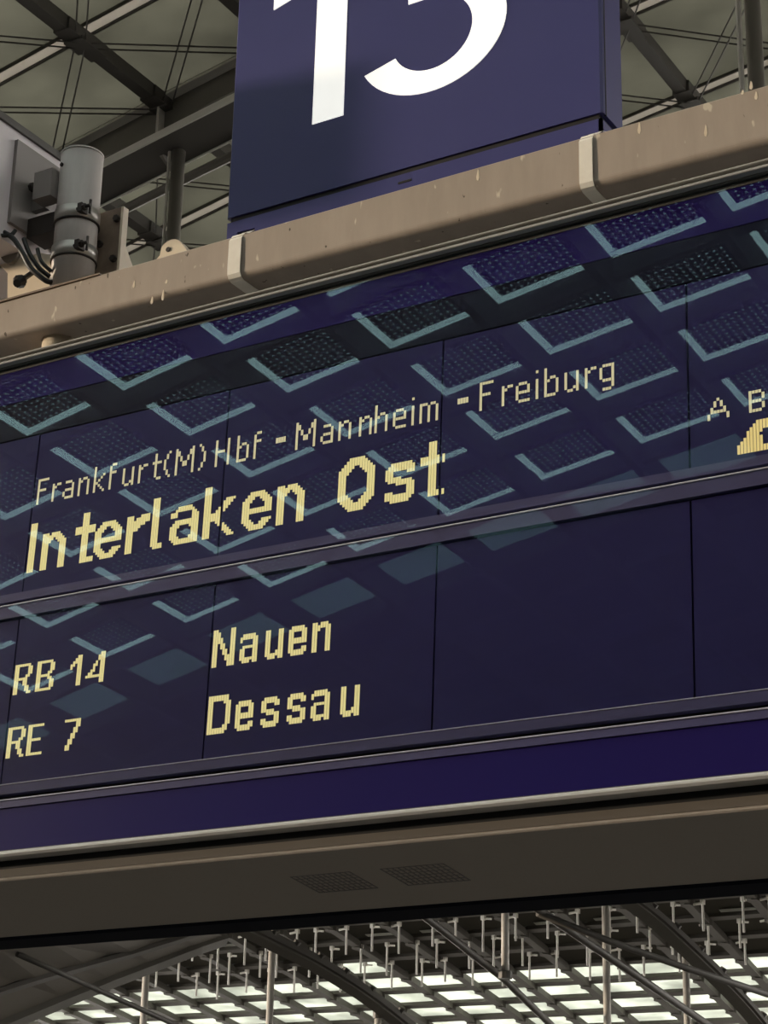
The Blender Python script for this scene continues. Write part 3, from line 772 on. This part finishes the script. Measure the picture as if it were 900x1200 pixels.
# straps over the beam
for x0, x1 in ((-.5115, -.4735), (.469, .5025)):
    t = (x0+1.276)/2.202; zb = 3.912-.019*t; zt = 4.022+.012*t
    path = [(.125, zt+.040), (.103, zt+.030), (.085, zt+.014), (.068, zt+.006), (.0575, zt-.012), (.0565, zb+.03), (.0575, zb+.012), (.064, zb+.002), (.076, zb-.0022), (.25, zb-.0022), (.305, zb-.002)]
    b = MB(); n = len(path); sk = .010 if x0 < 0 else .006
    vs = []
    for k, (y, z) in enumerate(path):
        dx = sk*max(0, (4-k)/4); dy, dz = (-.002, -.0006) if k < 9 else (0, -.002)
        vs += [(x0+dx, y, z), (x1+dx, y, z), (x1+dx, y+dy, z+dz), (x0+dx, y+dy, z+dz)]
    fc = []
    for k in range(n-1):
        for q in range(4): fc.append((4*k+q, 4*k+(q+1) % 4, 4*k+4+(q+1) % 4, 4*k+4+q))
    fc += [(0,1,2,3), tuple(4*(n-1)+q for q in (3,2,1,0))]
    b.add(vs, fc); shift(b, base).build('fixing_strap', M_STRAP, ns, label='bright metal strap folded over the beam')

# ------------------------------------------------------------------ pole with clamps
PC = (-1.135, .185); PR = .060
base = (PC[0], PC[1], 4.0275); po = empty('clamp_pole', base); tag(po, 'grey galvanised round pole with two clamp bands standing on the beam', 'pole')
ZT = at_y(97, 178, .16)[2]
b = MB(); b.tube([(PC[0], PC[1], 4.0275), (PC[0], PC[1], ZT)], PR, 40); shift(b, base).build('tube', M_POLE, po, True)
b = MB(); b.tube([(PC[0], PC[1], ZT), (PC[0], PC[1], ZT+.006), (PC[0], PC[1], ZT+.0065)], [PR*1.02, PR*1.02, PR*.7], 40); shift(b, base).build('end_cap', M_POLE, po, True)
b = MB(); q = (PC[0]-.022, PC[1]-.0565); b.tube([(q[0], q[1]+.004, ZT-.045), (q[0]-.001, q[1]-.004, ZT-.045)], .006, 10); shift(b, base).build('screw', M_BOLT, po)
for py in (243, 285):
    z = at_y(88, py, .125)[2]
    b = MB(); b.tube([(PC[0], PC[1], z-.019), (PC[0], PC[1], z+.019)], PR+.004, 40)
    bd2 = shift(b, base).build('clamp_band', M_BAND, po, True)
    b = MB(); b.tube([(PC[0], PC[1], z-.0235), (PC[0], PC[1], z-.0188)], PR+.0048, 40); shift(b, base).build('band_lip', M_BOLT, bd2, True)
    b = MB()
    b.box((PC[0]+.047, PC[1]-.058, z-.013), (PC[0]+.062, PC[1]-.03, z+.013))
    b.tube([(PC[0]+.040, PC[1]-.05, z), (PC[0]+.088, PC[1]-.05, z)], .005, 8)
    b.tube([(PC[0]+.062, PC[1]-.05, z), (PC[0]+.071, PC[1]-.05, z)], .010, 6)
    b.tube([(PC[0]+.078, PC[1]-.04, z-.018), (PC[0]+.078, PC[1]-.04, z+.024)], .004, 6)
    shift(b, base).build('clamp_bolt', M_BOLT, bd2)

# pale housing with plate and arm, left of the pole
HX = -1.29
a = at_x(22.7, 164, HX); c = at_x(10.7, 258.7, HX); d_ = at_x(73, 197, HX); e0 = at_x(0, 135, HX); e1 = at_x(0, 268, HX)
PZ0, PZ1, PY0, PY1 = c[2], a[2], (a[1]+c[1])/2, PC[1]+.17
base = (HX-.15, .1, e1[2]-.02)
mh = empty('monitor_housing', base); tag(mh, 'pale lilac box housing clamped to the round pole with cables below', 'housing')
b = MB(); HZ0, HZ1 = at_x(40, 300, HX)[2], at_x(40, 164, HX)[2]
b.prism([(-.42, HZ0), (.42, HZ0), (.42, HZ1), (-.42, HZ1)], HX-.34, HX-.012); shift(b, base).build('case', M_BOX, mh)
b = MB(); b.box((HX-.36, -.43, HZ1+.0005), (HX-.004, .43, HZ1+.022)); shift(b, base).build('lid', M_STEELD, mh)
b = MB(); b.box((HX-.012, PY0, PZ0), (HX, PY1, PZ1)); pl = shift(b, base).build('mounting_plate', M_PLATE, mh)
for px, py in ((36, 220), (60, 207), (52, 268)):
    q = at_x(px, py, HX); b = MB(); b.tube([(HX-.001, q[1], q[2]), (HX+.012, q[1], q[2])], .013, 6); b.tube([(HX+.010, q[1], q[2]), (HX+.022, q[1], q[2])], .007, 8)
    shift(b, base).build('bolt', M_BOLT, pl)
q0 = at_x(50, 214, HX+.03); q1 = at_x(48, 246, HX+.03)
b = MB(); b.box((HX+.045, PC[1]-.07, q1[2]), (PC[0]-.045, PC[1]-.02, q0[2])); b.box((HX, PC[1]-.02, q1[2]), (HX+.05, PC[1]+.0, q0[2])); shift(b, base).build('arm', M_PLATE, mh)
b = MB(); b.box((HX, PC[1]-.03, q1[2]-.09), (PC[0]-.058, PC[1]+.05, q1[2]-.03)); shift(b, base).build('arm', M_BOLT, mh)
def cable(pts, r):
    P = [np.array(at_y(*q)) for q in pts]; Q = []
    for k in range(len(P)-1):
        for t in np.linspace(0, 1, 7, endpoint=False):
            p0 = P[max(k-1, 0)]; p1 = P[k]; p2 = P[k+1]; p3 = P[min(k+2, len(P)-1)]
            Q.append(.5*((2*p1) + (-p0+p2)*t + (2*p0-5*p1+4*p2-p3)*t*t + (-p0+3*p1-3*p2+p3)*t**3))
    Q.append(P[-1]); b = MB(); b.tube(Q, r, 8); shift(b, base).build('cable', M_CABLE, mh, True)
cable([(-8, 266, .10), (4, 272, .08), (16, 280, .08), (26, 296, .08), (36, 314, .09), (52, 328, .11), (60, 331, .13)], .0075)
cable([(28, 280, .10), (34, 296, .09), (44, 312, .10), (58, 324, .12)], .0065)
cable([(44, 292, .12), (48, 306, .11), (60, 318, .13)], .006)
cable([(-10, 272, .07), (2, 276, .07), (13, 275, .08), (18, 270, .09)], .006)
# cream bracket under the housing
e = empty('cream_bracket', (-1.3, .17, 4.0275)); base = (-1.3, .17, 4.0275); tag(e, 'cream flared bracket plate on the beam under the pale housing', 'bracket')
poly = [(-14, 288), (0, 302), (9, 320), (8.5, 353.5), (62, 336), (66, 300), (50, 272), (20, 255), (-14, 250)]
poly = [(q[0], q[1], min(max(q[2], 4.0275), HZ0-.012)) for q in (at_y(x, y, .17) for x, y in poly)]
b = MB(); b.slab(poly, (0, 1, 0), .02); shift(b, base).build('plate', M_CREAM, e)
q = at_y(14, 288, .165); b = MB()
b.slab([(q[0]+.038*math.cos(w)+.01*math.sin(w), .165, q[2]+.055*math.sin(w)-.03*math.cos(w)) for w in np.linspace(0, 2*math.pi, 20, endpoint=False)], (0, -1, 0), .012); shift(b, base).build('round_cover', M_STEELM, e)
q = at_y(23, 330, .10); q2 = at_y(40, 318, .17); b = MB(); b.tube([q2, q], .008, 8); b.tube([q, q + (q-q2)*.18], [.020, .012], 10); b.tube([q+(q2-q)*.15, q+(q2-q)*-.02], .016, 10); shift(b, base).build('wing_screw', M_CABLE, e)
# bracket behind the pole, right side; its brown plate carries painted shade
e = empty('angle_bracket', (-1.0, .2, 4.0275)); base = (-1.0, .2, 4.0275); tag(e, 'brown shade-toned angle bracket with gusset standing on the beam behind the pole', 'bracket')
A = at_y(108, 262, .28); B = at_y(147, 242, .28); Cc = at_y(144, 309, .28); Dd = at_y(104, 320, .28)
zt = (A[2]+B[2])/2; x1 = (B[0]+Cc[0])/2; x0 = x1-.21
b = MB(); b.box((x0, .26, 4.0275), (x1, .28, zt)); pl = shift(b, base).build('plate', M_STAINSHADE, e)
b = MB(); b.box((x1, .259, 4.0275), (x1+.008, .282, zt)); shift(b, base).build('edge', M_CREAM, e)
b = MB(); b.slab([(x1-.012, .282, 4.0275), (x1-.012, .44, 4.0275), (x1-.012, .44, 4.05), (x1-.012, .283, 4.0275+(zt-4.0275)*.68)], (1, 0, 0), .014); shift(b, base).build('gusset', M_CREAM, e)
for px, py in ((138, 257), (118, 287), (134, 304)):
    q = at_y(px, py, .26); b = MB(); b.tube([(q[0], .261, q[2]), (q[0], .248, q[2])], .010, 6); shift(b, base).build('bolt', M_BOLT, pl)
